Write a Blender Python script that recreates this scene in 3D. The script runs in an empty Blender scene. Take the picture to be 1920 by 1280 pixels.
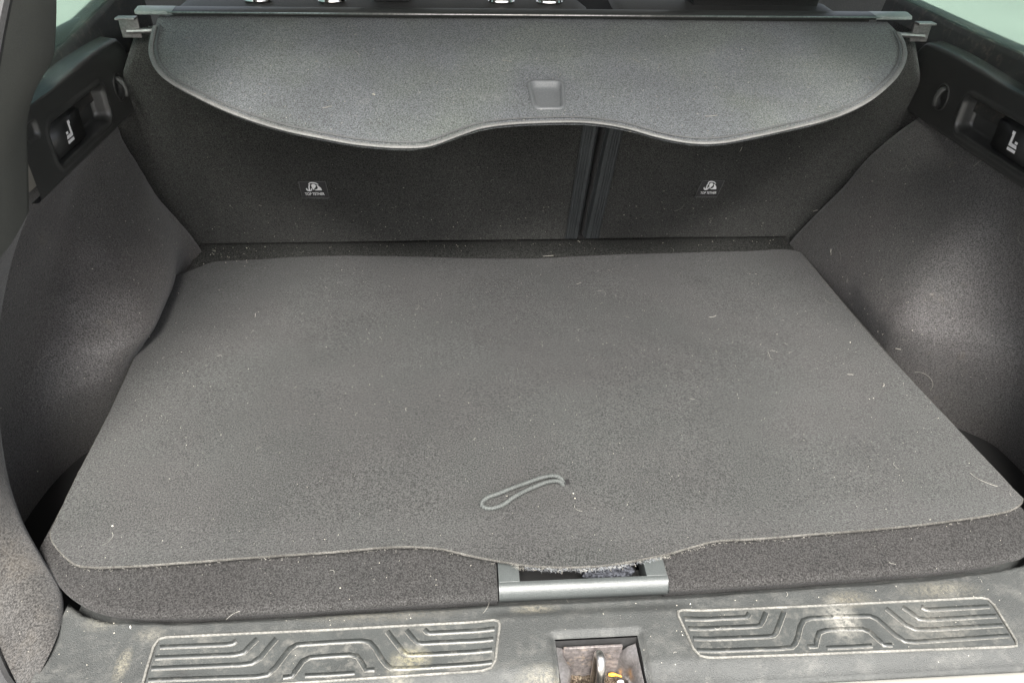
import bpy, bmesh, math, random
from mathutils import Vector, Matrix
from mathutils.bvhtree import BVHTree
from mathutils import noise as mnoise
random.seed(7)
R = math.radians
V = Vector
SC = bpy.context.scene

# ---------------------------------------------------------------- camera
FPX = 1400.0
cx_ = V((1, .022, -.067)).normalized()
cy_ = V((-116, 1010, -1400))
cy_ = (cy_ - cx_ * cx_.dot(cy_)).normalized()
cz_ = cx_.cross(cy_)
ROT = Matrix((cx_, cy_, cz_))                      # camera -> world
CAM = V((-0.1152, -0.4557, 0.62))
cam_data = bpy.data.cameras.new('camera')
cam_data.sensor_width = 36
cam_data.lens = 36 * FPX / 1920
cam_data.clip_start = .02
cam_data.clip_end = 500
cam = bpy.data.objects.new('camera', cam_data)
SC.collection.objects.link(cam)
cam.matrix_world = Matrix.Translation(CAM) @ ROT.to_4x4()
SC.camera = cam

# ---------------------------------------------------------------- daylight
SUN_EL, SUN_AZ = 55, 181            # azimuth measured from +Y (into the car) clockwise
world = bpy.data.worlds.new('World')
SC.world = world
world.use_nodes = True
wn = world.node_tree
bg = wn.nodes['Background']
sky = wn.nodes.new('ShaderNodeTexSky')
sky.sky_type = 'NISHITA'
sky.sun_disc = False
sky.sun_elevation = R(SUN_EL)
sky.sun_rotation = R(SUN_AZ)
sky.air_density = 1.0
sky.dust_density = 6.0
sky.ozone_density = 1.0
hs = wn.nodes.new('ShaderNodeHueSaturation')
hs.inputs['Saturation'].default_value = .45
wn.links.new(sky.outputs[0], hs.inputs['Color'])
wn.links.new(hs.outputs[0], bg.inputs[0])
bg.inputs[1].default_value = .05
sd = bpy.data.lights.new('sun', 'SUN')
sd.energy = 2.5
sd.angle = R(30)
sd.color = (1, .97, .93)
sun = bpy.data.objects.new('sun', sd)
SC.collection.objects.link(sun)
az = R(SUN_AZ)
sdir = V((math.sin(az) * math.cos(R(SUN_EL)), math.cos(az) * math.cos(R(SUN_EL)), math.sin(R(SUN_EL))))
sun.rotation_euler = sdir.to_track_quat('Z', 'Y').to_euler()
SC.view_settings.view_transform = 'Standard'
SC.view_settings.look = 'None'
SC.view_settings.gamma = 1
SC.view_settings.exposure = 2.75
SC.cycles.max_bounces = 8
SC.cycles.diffuse_bounces = 5

# ---------------------------------------------------------------- helpers
def on(px, py, n, p0):
    """the point of the real plane (normal n through p0) seen at a pixel of the photograph"""
    d = ROT @ V((px - 960, 640 - py, -FPX))
    n = V(n)
    return CAM + d * ((V(p0) - CAM).dot(n) / d.dot(n))
def onz(px, py, z): return on(px, py, (0, 0, 1), (0, 0, z))
def onx(px, py, x): return on(px, py, (1, 0, 0), (x, 0, 0))
def ony(px, py, y): return on(px, py, (0, 1, 0), (0, y, 0))
SEAT_K = .25
def onseat(px, py): return on(px, py, (0, 1, SEAT_K), (0, .71, 0))

def tag(o, label=None, cat=None, group=None, kind=None):
    if label: o['label'] = label
    if cat: o['category'] = cat
    if group: o['group'] = group
    if kind: o['kind'] = kind
    return o
def empty(name, loc, label, cat, group=None):
    o = bpy.data.objects.new(name, None)
    o.empty_display_size = .05
    SC.collection.objects.link(o)
    o.location = loc
    return tag(o, label, cat, group)
def world_loc(o):
    p = V((0, 0, 0))
    while o is not None:
        p += o.location
        o = o.parent
    return p
def mesh(name, verts, faces, mat, parent=None, smooth=True, sharp=None):
    me = bpy.data.meshes.new(name)
    off = world_loc(parent) if parent is not None else V((0, 0, 0))
    me.from_pydata([tuple(V(v) - off) for v in verts], [], faces)
    me.materials.append(mat)
    bm = bmesh.new(); bm.from_mesh(me)
    bmesh.ops.recalc_face_normals(bm, faces=bm.faces)
    if sharp:
        for e in bm.edges:
            if len(e.link_faces) == 2 and e.calc_face_angle(0) > R(sharp):
                e.smooth = False
    bm.to_mesh(me); bm.free()
    if smooth:
        me.polygons.foreach_set('use_smooth', [True] * len(me.polygons))
    o = bpy.data.objects.new(name, me)
    SC.collection.objects.link(o)
    if parent is not None: o.parent = parent
    return o

class MB:
    """collects shapes, then links them as one mesh object"""
    def __init__(s): s.v = []; s.f = []
    def add(s, vs, fs):
        b = len(s.v); s.v += [V(v) for v in vs]; s.f += [tuple(i + b for i in f) for f in fs]; return s
    def box(s, a, b, bev=0):
        bm = bmesh.new()
        bmesh.ops.create_cube(bm, size=1)
        a = V(a); b = V(b)
        for v in bm.verts: v.co = V(((v.co.x + .5) * (b.x - a.x) + a.x, (v.co.y + .5) * (b.y - a.y) + a.y, (v.co.z + .5) * (b.z - a.z) + a.z))
        if bev: bmesh.ops.bevel(bm, geom=bm.edges[:], offset=bev, segments=3, profile=.6, affect='EDGES')
        return s.bm(bm)
    def bm(s, bm, M=None):
        bm.verts.ensure_lookup_table(); bm.verts.index_update()
        s.add([(M @ v.co if M else v.co.copy()) for v in bm.verts], [[v.index for v in f.verts] for f in bm.faces]); bm.free(); return s
    def grid(s, rows, closed=False):
        n = len(rows[0]); b = []
        for r in rows: b += list(r)
        fs = []
        for i in range(len(rows) - 1):
            for j in range(n if closed else n - 1):
                k = (j + 1) % n
                fs.append((i * n + j, i * n + k, (i + 1) * n + k, (i + 1) * n + j))
        return s.add(b, fs)
    def tube(s, pts, r, seg=8, closed=False, caps=True, flat=None):
        pts = [V(p) for p in pts]; n = len(pts); rings = []
        up = None
        for i, p in enumerate(pts):
            a = pts[i - 1] if (i > 0 or closed) else pts[i]; b = pts[(i + 1) % n] if (i < n - 1 or closed) else pts[i]
            t = (b - a).normalized()
            if up is None:
                up = V((0, 0, 1)) if abs(t.z) < .9 else V((0, 1, 0))
            side = t.cross(up)
            if side.length < 1e-6: side = t.cross(V((1, 0, 0)))
            side.normalize(); u2 = side.cross(t).normalized()
            if flat is None: up = u2
            rr = r(i / max(1, n - 1)) if callable(r) else r
            fl = flat or 1
            rings.append([p + side * rr * math.cos(2 * math.pi * k / seg) + u2 * rr * fl * math.sin(2 * math.pi * k / seg) for k in range(seg)])
        if closed: rings.append(rings[0])
        b0 = len(s.v)
        s.grid(rings, closed=True)
        if caps and not closed:
            s.f.append(tuple(b0 + k for k in range(seg)))
            s.f.append(tuple(b0 + (n - 1) * seg + k for k in range(seg)))
        return s
    def poly(s, pts, nrm, h):
        """prism: polygon pts raised by h along nrm"""
        nrm = V(nrm); n = len(pts)
        vs = [V(p) for p in pts] + [V(p) + nrm * h for p in pts]
        fs = [tuple(range(n)), tuple(range(n, 2 * n))] + [(i, (i + 1) % n, n + (i + 1) % n, n + i) for i in range(n)]
        return s.add(vs, fs)
    def build(s, name, mat, parent=None, smooth=True, sharp=35): return mesh(name, s.v, s.f, mat, parent, smooth, sharp)

def cr(pts, n, closed=False):
    """catmull-rom through pts, resampled to n points by length"""
    pts = [V(p) for p in pts]
    if len(pts) == 2: return [pts[0].lerp(pts[1], i / (n - 1)) for i in range(n)]
    P = ([pts[-1]] + pts + pts[:2]) if closed else ([pts[0] * 2 - pts[1]] + pts + [pts[-1] * 2 - pts[-2]])
    dense = []
    for i in range(len(P) - 3):
        p0, p1, p2, p3 = P[i:i + 4]
        for k in range(24):
            t = k / 24
            dense.append(.5 * ((2 * p1) + (p2 - p0) * t + (2 * p0 - 5 * p1 + 4 * p2 - p3) * t * t + (3 * p1 - p0 - 3 * p2 + p3) * t ** 3))
    if not closed: dense.append(pts[-1])
    return resample(dense, n, closed)
def resample(d, n, closed=False):
    d = [V(p) for p in d]
    if closed: d = d + [d[0]]
    L = [0]
    for a, b in zip(d, d[1:]): L.append(L[-1] + (b - a).length)
    out = []; j = 0
    m = n if closed else n - 1
    for i in range(n):
        t = L[-1] * i / m
        while j < len(L) - 2 and L[j + 1] < t: j += 1
        q = (t - L[j]) / max(1e-9, L[j + 1] - L[j])
        out.append(d[j].lerp(d[j + 1], min(1, q)))
    return out
def cr1(ts, vs, t):
    """smooth 1-D interpolation of scalar vs at knots ts"""
    if t <= ts[0]: return vs[0]
    if t >= ts[-1]: return vs[-1]
    for i in range(len(ts) - 1):
        if t <= ts[i + 1]: break
    h = ts[i + 1] - ts[i]; u = (t - ts[i]) / h
    m0 = (vs[i + 1] - vs[i - 1]) / (ts[i + 1] - ts[i - 1]) if i > 0 else (vs[i + 1] - vs[i]) / h
    m1 = (vs[i + 2] - vs[i]) / (ts[i + 2] - ts[i]) if i < len(ts) - 2 else (vs[i + 1] - vs[i]) / h
    return (2*u**3-3*u*u+1)*vs[i] + (u**3-2*u*u+u)*h*m0 + (-2*u**3+3*u*u)*vs[i+1] + (u**3-u*u)*h*m1
def ss(a, b, x):
    t = max(0, min(1, (x - a) / (b - a))); return t * t * (3 - 2 * t)
def rrect(cx, cy, hx, hy, r, n=6):
    """rounded rectangle outline in 2-D"""
    out = []
    for sx, sy, a0 in ((1, 1, 0), (-1, 1, 90), (-1, -1, 180), (1, -1, 270)):
        for k in range(n + 1):
            a = R(a0 + 90 * k / n)
            out.append((cx + sx * (hx - r) + r * math.cos(a), cy + sy * (hy - r) + r * math.sin(a)))
    return out
def sd_rr(x, y, hx, hy, r):
    qx = abs(x) - hx + r; qy = abs(y) - hy + r
    return math.hypot(max(qx, 0), max(qy, 0)) + min(max(qx, qy), 0) - r

# ---------------------------------------------------------------- materials
def material(name, col, rough=.8, grain=(900, .35), blot=(9, .25), bump=(700, .25, .0006), spec=.3, dust=None, sheen=0, metal=0,
             fibre=None, spots=None, tint=None, stretch=(1, 1, 1), weave=None):
    m = bpy.data.materials.new(name); m.use_nodes = True
    nt = m.node_tree; N = nt.nodes; L = nt.links
    b = N['Principled BSDF']
    b.inputs['Roughness'].default_value = rough
    b.inputs['Specular IOR Level'].default_value = spec
    b.inputs['Metallic'].default_value = metal
    if sheen:
        b.inputs['Sheen Weight'].default_value = sheen
        b.inputs['Sheen Roughness'].default_value = .5
    tc = N.new('ShaderNodeTexCoord')
    mp = N.new('ShaderNodeMapping'); mp.inputs['Scale'].default_value = stretch
    L.new(tc.outputs['Object'], mp.inputs['Vector'])
    def noise(sc, detail=2, rough_=.6, vec=None):
        n = N.new('ShaderNodeTexNoise'); n.inputs['Scale'].default_value = sc; n.inputs['Detail'].default_value = detail
        n.inputs['Roughness'].default_value = rough_
        L.new(vec or mp.outputs[0], n.inputs['Vector']); return n.outputs['Fac']
    def math_(op, a, c, clamp=False):
        n = N.new('ShaderNodeMath'); n.operation = op; n.use_clamp = clamp
        for k, x in enumerate((a, c)):
            if hasattr(x, 'links'): L.new(x, n.inputs[k])
            else: n.inputs[k].default_value = x
        return n.outputs[0]
    def remap(x, a, c, d, e):
        n = N.new('ShaderNodeMapRange'); n.inputs[1].default_value = a; n.inputs[2].default_value = c
        n.inputs[3].default_value = d; n.inputs[4].default_value = e; L.new(x, n.inputs[0]); return n.outputs[0]
    def mix(f, a, c, mode='MIX'):
        n = N.new('ShaderNodeMix'); n.data_type = 'RGBA'; n.blend_type = mode
        if hasattr(f, 'links'): L.new(f, n.inputs[0])
        else: n.inputs[0].default_value = f
        for k, x in ((6, a), (7, c)):
            if hasattr(x, 'links'): L.new(x, n.inputs[k])
            else: n.inputs[k].default_value = (*x, 1)
        return n.outputs[2]
    g = remap(noise(grain[0], 3), .38, .62, 1 - grain[1], 1 + grain[1])
    bl = remap(noise(blot[0], 4), .3, .7, 1 - blot[1], 1 + blot[1])
    f = math_('MULTIPLY', g, bl)
    vm = N.new('ShaderNodeVectorMath'); vm.operation = 'SCALE'; vm.inputs[0].default_value = col; L.new(f, vm.inputs['Scale'])
    c = vm.outputs[0]
    if grain[1] > .45:   # the pile catches the light unevenly
        L.new(math_('MULTIPLY', g, spec), b.inputs['Specular IOR Level'])
    if tint:   # slow drift of the fabric's hue
        c = mix(math_('MULTIPLY', remap(noise(tint[1], 2), .4, .6, 0, 1), tint[2]), c, tint[0], 'MULTIPLY')
    if fibre:  # lighter fibres in the pile
        f1 = noise(fibre[0], 2, .7)
        fm = remap(f1, fibre[1], fibre[1] + .06, 0, fibre[2])
        c = mix(fm, c, tuple(min(1, x * 3 + .05) for x in col))
    if dust:   # dust: (colour, scale, threshold, amount)
        d = remap(noise(dust[1], 6, .75), dust[2], dust[2] + .18, 0, dust[3])
        c = mix(d, c, dust[0])
    if spots:  # scuffs and dirt marks with a place of their own: (x, y, z, rx, ry, rz, colour, amount, grain scale)
        for (x, y, z, rx, ry, rz, sc_, am, gs) in spots:
            mm = N.new('ShaderNodeMapping'); mm.vector_type = 'TEXTURE'
            mm.inputs['Location'].default_value = (x, y, z); mm.inputs['Scale'].default_value = (rx, ry, rz)
            geo = N.new('ShaderNodeNewGeometry')
            L.new(geo.outputs['Position'], mm.inputs['Vector'])
            ln = N.new('ShaderNodeVectorMath'); ln.operation = 'LENGTH'; L.new(mm.outputs[0], ln.inputs[0])
            e = remap(ln.outputs['Value'], .2, 1, 1, 0)
            nn = remap(noise(gs, 5, .8), .38, .62, 0, 1)
            c = mix(math_('MULTIPLY', math_('MULTIPLY', e, nn), am, True), c, sc_)
    L.new(c, b.inputs['Base Color'])
    if bump:
        bp = N.new('ShaderNodeBump'); bp.inputs['Strength'].default_value = bump[1]; bp.inputs['Distance'].default_value = bump[2]
        h = noise(bump[0], 3, .65)
        if weave:
            wv = N.new('ShaderNodeTexWave'); wv.inputs['Scale'].default_value = weave[0]; wv.bands_direction = weave[1]
            wv.inputs['Distortion'].default_value = 0
            L.new(mp.outputs[0], wv.inputs['Vector'])
            h = math_('ADD', math_('MULTIPLY', h, .3), wv.outputs['Fac'])
        L.new(h, bp.inputs['Height']); L.new(bp.outputs[0], b.inputs['Normal'])
    return m
TAN = (.30, .25, .17)
M = {}
M['mat'] = material('boot_mat_carpet', (.0270, .0270, .0256), .95, (640, .62), (4.5, .18), (520, .6, .0012), .15, sheen=.25, fibre=(900, .62, .5), tint=((.93, 1.0, .98), 6, .6))
M['mat_edge'] = material('mat_cut_edge', (.068, .066, .06), .95, (900, .4), (40, .4), (800, .8, .001), .1)
M['floor'] = material('load_floor_carpet', (.0240, .0237, .0229), .95, (680, .48), (9, .14), (520, .6, .0012), .15, sheen=.04, fibre=(900, .62, .5), tint=((1, .97, .97), 7, .6))
M['arch'] = material('side_carpet', (.036, .0345, .0325), .62, (640, .46), (9, .20), (460, .9, .0012), .95, sheen=.2, fibre=(850, .64, .5), tint=((1, .9, .92), 5, .7),
                     dust=((.17, .145, .10), 16, .60, .35))
M['flare'] = material('flare_carpet', (.029, .0275, .0255), .9, (600, .6), (10, .2), (600, .8, .0014), .2, sheen=.3, dust=((.085, .074, .060), 22, .50, .3))
M['seat'] = material('seat_back_carpet', (.034, .0345, .0315), .95, (600, .60), (5, .3), (500, 1.0, .0014), .15, sheen=.2, fibre=(900, .68, .4))
M['flap'] = material('rear_flap_carpet', (.030, .0305, .0285), .95, (560, .6), (6, .15), (500, .9, .0014), .15)
M['seat_top'] = material('seat_leather', (.055, .055, .052), .55, (400, .15), (8, .15), (300, .4, .0006), .4)
M['rest'] = material('head_restraint_fabric', (.018, .018, .017), .7, (500, .3), (9, .2), (500, .6, .0006), .3)
M['rib'] = material('seat_edge_plastic', (.050, .055, .056), .55, (500, .15), (14, .2), (600, .3, .0004), .4)
M['cover'] = material('cover_fabric', (.100, .108, .111), .8, (620, .58), (6, .22), (800, .6, .0008), .35, sheen=.3, fibre=(1100, .60, .45),
                      tint=((.97, 1.0, .86), 7, .9), dust=((.27, .27, .245), 19, .60, .35))
M['cover_trim'] = material('cover_piping', (.20, .20, .19), .6, (700, .2), (20, .2), (900, .4, .0005), .4)
M['cover_trim_dark'] = material('cover_side_binding', (.115, .118, .116), .65, (700, .2), (20, .2), (900, .4, .0005), .4)
M['grip'] = material('cover_grip_plastic', (.125, .132, .134), .45, (600, .1), (20, .1), (800, .2, .0003), .5)
M['plastic'] = material('side_plastic', (.034, .035, .0335), .33, (900, .15), (10, .2), (1100, .35, .0004), .75, dust=((.13, .12, .10), 30, .62, .25))
M['pillar'] = material('pillar_plastic', (.105, .108, .098), .6, (900, .12), (6, .12), (1000, .3, .0004), .4)  # base colour lightened to stand in for light falling on the pillar
M['ledge'] = material('ledge_plastic', (.028, .029, .0275), .45, (900, .15), (10, .2), (1100, .35, .0004), .45, dust=((.16, .13, .11), 60, .52, .6))
M['button'] = material('button_plastic', (.022, .023, .023), .35, (900, .1), (20, .1), (1100, .15, .0002), .5)
M['white'] = material('white_print', (.80, .80, .80), .6, (300, .05), (20, .05), None)
SPOT = [(-.168, -.068, -.012, .022, .014, .02, (0.227, 0.206, 0.131), 0.72, 260), (-.178, -.085, -.012, .016, .02, .02, (0.206, 0.194, 0.150), 0.56, 300),
        (.245, -.050, -.012, .020, .028, .02, (0.256, 0.247, 0.218), 0.76, 200), (.262, -.028, -.012, .03, .012, .02, (0.165, 0.149, 0.111), 0.56, 350),
        (-.05, -.022, -.012, .028, .008, .02, (0.173, 0.157, 0.119), 0.64, 350), (-.46, -.015, -.012, .02, .012, .02, (0.173, 0.165, 0.135), 0.56, 350),
        (-.41, -.03, -.012, .018, .010, .02, (0.157, 0.149, 0.123), 0.56, 350), (.36, -.022, -.012, .05, .012, .02, (0.165, 0.153, 0.119), 0.56, 300),
        (.33, -.06, -.012, .05, .03, .02, (0.149, 0.140, 0.119), 0.40, 260), (-.05, -.098, -.012, .03, .02, .03, (0.206, 0.190, 0.143), 0.56, 260),
        (-.37, -.075, -.012, .03, .014, .02, (0.014, 0.014, 0.014), 0.64, 120), (-.20, -.02, -.012, .10, .010, .02, (0.140, 0.128, 0.099), 0.40, 300),
        (-.425, -.06, -.012, .008, .02, .02, (0.206, 0.190, 0.143), 0.72, 300), (.07, -.095, -.012, .03, .012, .03, (0.013, 0.013, 0.012), 0.64, 200)]
M['sill'] = material('sill_plastic', (.035, .037, .0355), .55, (1400, .22), (12, .22), (900, .9, .0009), .45, dust=((.12, .118, .108), 45, .50, .36), spots=SPOT)
M['tread'] = material('tread_plastic', (.036, .0385, .037), .5, (1200, .2), (14, .2), (900, .5, .0006), .45, dust=((.13, .125, .112), 60, .50, .5), spots=SPOT)
M['band'] = material('tread_smooth_band', (.021, .023, .022), .42, (700, .12), (16, .25), (900, .12, .0003), .5, dust=((.13, .125, .11), 70, .54, .5), spots=SPOT)
M['scuff'] = material('worn_sunlit_ridge', (.105, .103, .093), .6, (500, .3), (40, .3), (900, .3, .0004), .4)  # worn plastic; the pale tone also paints the sunlit edges of the ridges
M['latch_plate'] = material('latch_frame_plastic', (.048, .053, .052), .38, (900, .12), (14, .12), (900, .6, .0006), .5)
M['paint'] = material('cream_paint', (.27, .265, .24), .3, (80, .02), (6, .06), None, .5, dust=((.4, .37, .3), 40, .62, .4))
M['rubber'] = material('rubber_seal', (.03, .03, .03), .5, (300, .1), (10, .1), None, .4)
M['metal'] = material('bright_steel', (.62, .60, .57), .32, (300, .15), (60, .25), (400, .2, .0003), .5, metal=1)
M['bracket'] = material('bracket_metal', (.30, .285, .28), .38, (300, .15), (30, .2), None, .5, metal=.8)
M['rail'] = material('cassette_rail', (.05, .053, .05), .38, (400, .1), (5, .15), (500, .1, .0002), .5)
M['railcap'] = material('cassette_end_cap', (.26, .29, .27), .32, (400, .08), (10, .1), None, .5)  # pale mint reflection put into the base colour
M['liner'] = material('latch_recess_metal', (.13, .117, .113), .55, (300, .3), (30, .35), (250, .5, .0008), .4, metal=.3, dust=((.30, .23, .16), 60, .5, .7))
M['grime'] = material('grime', (.06, .045, .032), .9, (500, .7), (90, .6), (300, 1, .003), .2, dust=((.26, .22, .16), 160, .52, .9))
M['cord'] = material('braided_cord', (.065, .07, .067), .8, (1500, .5), (40, .1), (1500, .6, .0005), .2)
M['chrome'] = material('chrome', (.8, .78, .76), .12, (10, .02), (5, .02), None, .5, metal=1)
M['rag'] = material('lint', (.035, .037, .043), .95, (400, .6), (50, .4), (500, 1, .002), .1)
M['fluff'] = material('pale_fluff', (.16, .168, .175), .95, (400, .4), (50, .4), None, .1)
M['crumb'] = material('crumb_tan', (.42, .40, .34), .8, (90, .35), (30, .35), None)
M['hair'] = material('pale_hair', (.27, .26, .23), .6, (90, .25), (30, .25), None)
M['yellow'] = material('yellow_plastic', (.60, .27, .03), .5, (90, .15), (40, .2), None)
M['headliner'] = material('headliner_cloth', (.30, .30, .29), .9, (500, .1), (6, .05), None)
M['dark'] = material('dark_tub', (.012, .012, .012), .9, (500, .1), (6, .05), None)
M['ground'] = material('concrete', (.20, .20, .19), .9, (30, .12), (1.2, .12), (40, .3, .003))
M['stitch'] = material('label_border', (.10, .10, .098), .8, (2500, .5), (20, .1), None)
M['tag'] = material('label_cloth', (.04, .04, .04), .8, (1500, .2), (20, .1), None)
g = bpy.data.materials.new('tinted_glass'); g.use_nodes = True
gb = g.node_tree.nodes['Principled BSDF']
gb.inputs['Base Color'].default_value = (.36, .50, .43, 1); gb.inputs['Transmission Weight'].default_value = 1
gb.inputs['Roughness'].default_value = .22; gb.inputs['IOR'].default_value = 1.05
M['glass'] = g

# ================================================================= the setting
GZ = -.68
gv = [(-60, -60, GZ), (60, -60, GZ), (60, 60, GZ), (-60, 60, GZ)]
tag(mesh('driveway', gv, [(0, 1, 2, 3)], M['ground'], None, False), 'pale concrete driveway seen through the tinted quarter windows', None, None, 'structure')

car = empty('car', (0, .3, -.68), 'car with open tailgate, black side trim, carpeted wheel arches and dusty plastic sill', 'car')

# ---------------------------------------------------------------- wheel-arch carpets
ZL = [-.10, 0, .035, .07, .12, .18, .22, .254]
LEFT = {.76: (.535, .535, .547, .562, .583, .597, .600, .598), .70: (.540, .537, .548, .563, .582, .597, .600, .598), .64: (.568, .558, .553, .562, .581, .595, .599, .596),
        .58: (.578, .565, .551, .556, .574, .590, .596, .592), .50: (.578, .560, .539, .548, .573, .592, .596, .592), .43: (.580, .556, .534, .549, .580, .597, .598, .592),
        .38: (.585, .557, .535, .555, .588, .604, .602, .592), .34: (.600, .572, .554, .578, .606, .616, .606, .593), .30: (.626, .606, .597, .607, .618, .617, .609, .593),
        .25: (.642, .633, .630, .629, .625, .617, .611, .594), .18: (.650, .645, .641, .637, .630, .620, .612, .596), .05: (.650, .646, .642, .638, .631, .622, .612, .598)}
RIGHT = {.76: (.450, .450, .465, .482, .508, .522, .548, .584), .68: (.460, .461, .472, .487, .510, .528, .552, .584), .60: (.482, .476, .480, .492, .514, .536, .560, .586),
         .50: (.496, .487, .486, .496, .520, .546, .570, .590), .44: (.502, .492, .488, .498, .523, .552, .575, .591), .405: (.508, .496, .492, .503, .528, .557, .580, .591),
         .375: (.518, .504, .501, .515, .543, .568, .585, .592), .345: (.545, .530, .529, .548, .574, .586, .590, .592), .31: (.592, .583, .584, .600, .611, .601, .592, .592),
         .26: (.632, .630, .630, .632, .632, .613, .596, .592), .05: (.640, .638, .635, .632, .628, .620, .611, .598)}
def arch(sgn, T, label):
    ys = sorted(T); rows = []
    ny, nz = 130, 64
    for i in range(ny):
        y = .03 + (.76 - .03) * i / (ny - 1)
        sh = (.75 if sgn < 0 else .12) * ss(.70, .50, y)
        prof = [cr1(ys, [T[q][k] for q in ys], max(.05, y - sh * max(0, ZL[k]))) for k in range(8)]
        row = []
        for j in range(nz):
            z = ZL[0] + (ZL[-1] - ZL[0]) * j / (nz - 1)
            x = cr1(ZL, prof, z)
            w = mnoise.noise(V((y * 14, z * 14, 3 * sgn))) * .0022 + .045 * ss(.672, .715, y + SEAT_K * z)
            row.append((sgn * (x + w), y, z))
        rows.append(row)
    o = MB().grid(rows).build('wheel_arch_carpet', M['arch'], car, sharp=None)
    return tag(o, label)
archL = arch(-1, LEFT, 'charcoal carpet over the left wheel arch, dusty near its top')
archR = arch(1, RIGHT, 'charcoal carpet over the right wheel arch, brightly lit on its bulge')
tub = MB()
tub.box((-.66, -.04, -.13), (.66, .95, -.10))
tub.build('spare_well', M['dark'], car, False)

# opening curve A (rear aperture) and rim curve E of the rear side flare
A_PTS = [(-.440, -.102, -.021), (-.480, -.092, -.022), (-.516, -.066, -.022), (-.540, -.038, -.014), (-.563, -.005, .0), (-.580, .035, .06), (-.582, .075, .13), (-.572, .110, .20),
         (-.553, .142, .28), (-.530, .175, .35), (-.505, .203, .41), (-.481, .238, .48), (-.445, .285, .57), (-.40, .335, .66), (-.33, .37, .72)]
PX = onx
def mir(p, s): return V((-p[0], p[1], p[2])) if s > 0 else V(p)
for s in (-1, 1):
    A = cr(A_PTS, 90)
    # flare below the plastic: E -> A between the sill and z=.25
    E = cr([(-.4985, -.006, -.015), (-.5065, .014, -.006), (-.532, .043, .010), (-.556, .072, .030), (-.574, .105, .062), (-.586, .150, .110), (-.592, .205, .165), (-.589, .265, .215), (-.581, .318, .252)], 46)
    A1 = cr([(-.499, -.088, -.018), (-.508, -.076, -.018), (-.520, -.062, -.019), (-.540, -.038, -.014), (-.563, -.005, .0), (-.580, .035, .06), (-.582, .075, .13), (-.572, .110, .20), (-.562, .128, .25)], 46)
    rows = []
    for e, a in zip(E, A1):
        row = [e + V((-.012, .012, -.012)), e + V((-.004, .008, -.004))]
        for k in range(13):
            t = k / 12
            p = e.lerp(a, t)
            b = math.sin(math.pi * min(1, t * 1.15)) * .012
            row.append(p + V((b * .6, -b * .2, b * .6)))
        rows.append([mir(p, s) for p in row])
    o = MB().grid(rows).build('rear_flare', M['flare'], car, sharp=None)
    tag(o, 'dusty carpeted flare at the %s end of the sill' % ('left' if s < 0 else 'right'))
    # pillar above
    P = cr([(-.581, .318, .250), (-.580, .345, .29), (-.580, .375, .330), PX(63, 178, -.572), PX(78, 148, -.556), PX(98, 112, -.535), PX(103, 85, -.524), PX(106, 20, -.518), (-.505, .40, .50), (-.485, .45, .59), (-.46, .50, .68)], 50)
    A2 = cr([(-.562, .128, .25), (-.553, .142, .28), (-.530, .175, .35), (-.505, .203, .41), (-.481, .238, .48), (-.445, .285, .57), (-.41, .33, .65), (-.37, .36, .70)], 50)
    rows = []
    for e, a in zip(P, A2):
        row = [e + V((-.05, .05, 0)), e + V((-.012, .004, 0))]
        for k in range(15):
            t = k / 14
            p = e.lerp(a, t); b = math.sin(math.pi * t) * .010
            row.append(p + V((b * .8, -b * .3, 0)))
        rows.append([mir(p, s) for p in row])
    MB().grid(rows).build('pillar_trim', M['pillar'], car, sharp=None)
    # rubber seal and painted flange following the aperture
    Af = [p for p in A]
    MB().tube([mir(p + V((-.004, -.004, 0)), s) for p in Af], .0055, 8).build('door_seal', M['rubber'], car)
    rows = []
    for i, p in enumerate(Af):
        up = ss(.0, .1, p.z)
        out = V((-1, -.55, -.1 * (1 - up))).normalized() if p.y > -.05 else V((-.5, -1, -.1)).normalized()
        q = p + V((-.008, -.008, -.002))
        rows.append([mir(q, s), mir(q + out * .012 + V((0, 0, .003)), s), mir(q + out * .03, s), mir(q + out * .055 + V((0, .0, -.012)), s), mir(q + out * .07 + V((0, .03, -.03)), s)])
    MB().grid(rows).build('body_flange', M['paint'], car, sharp=None)

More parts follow.
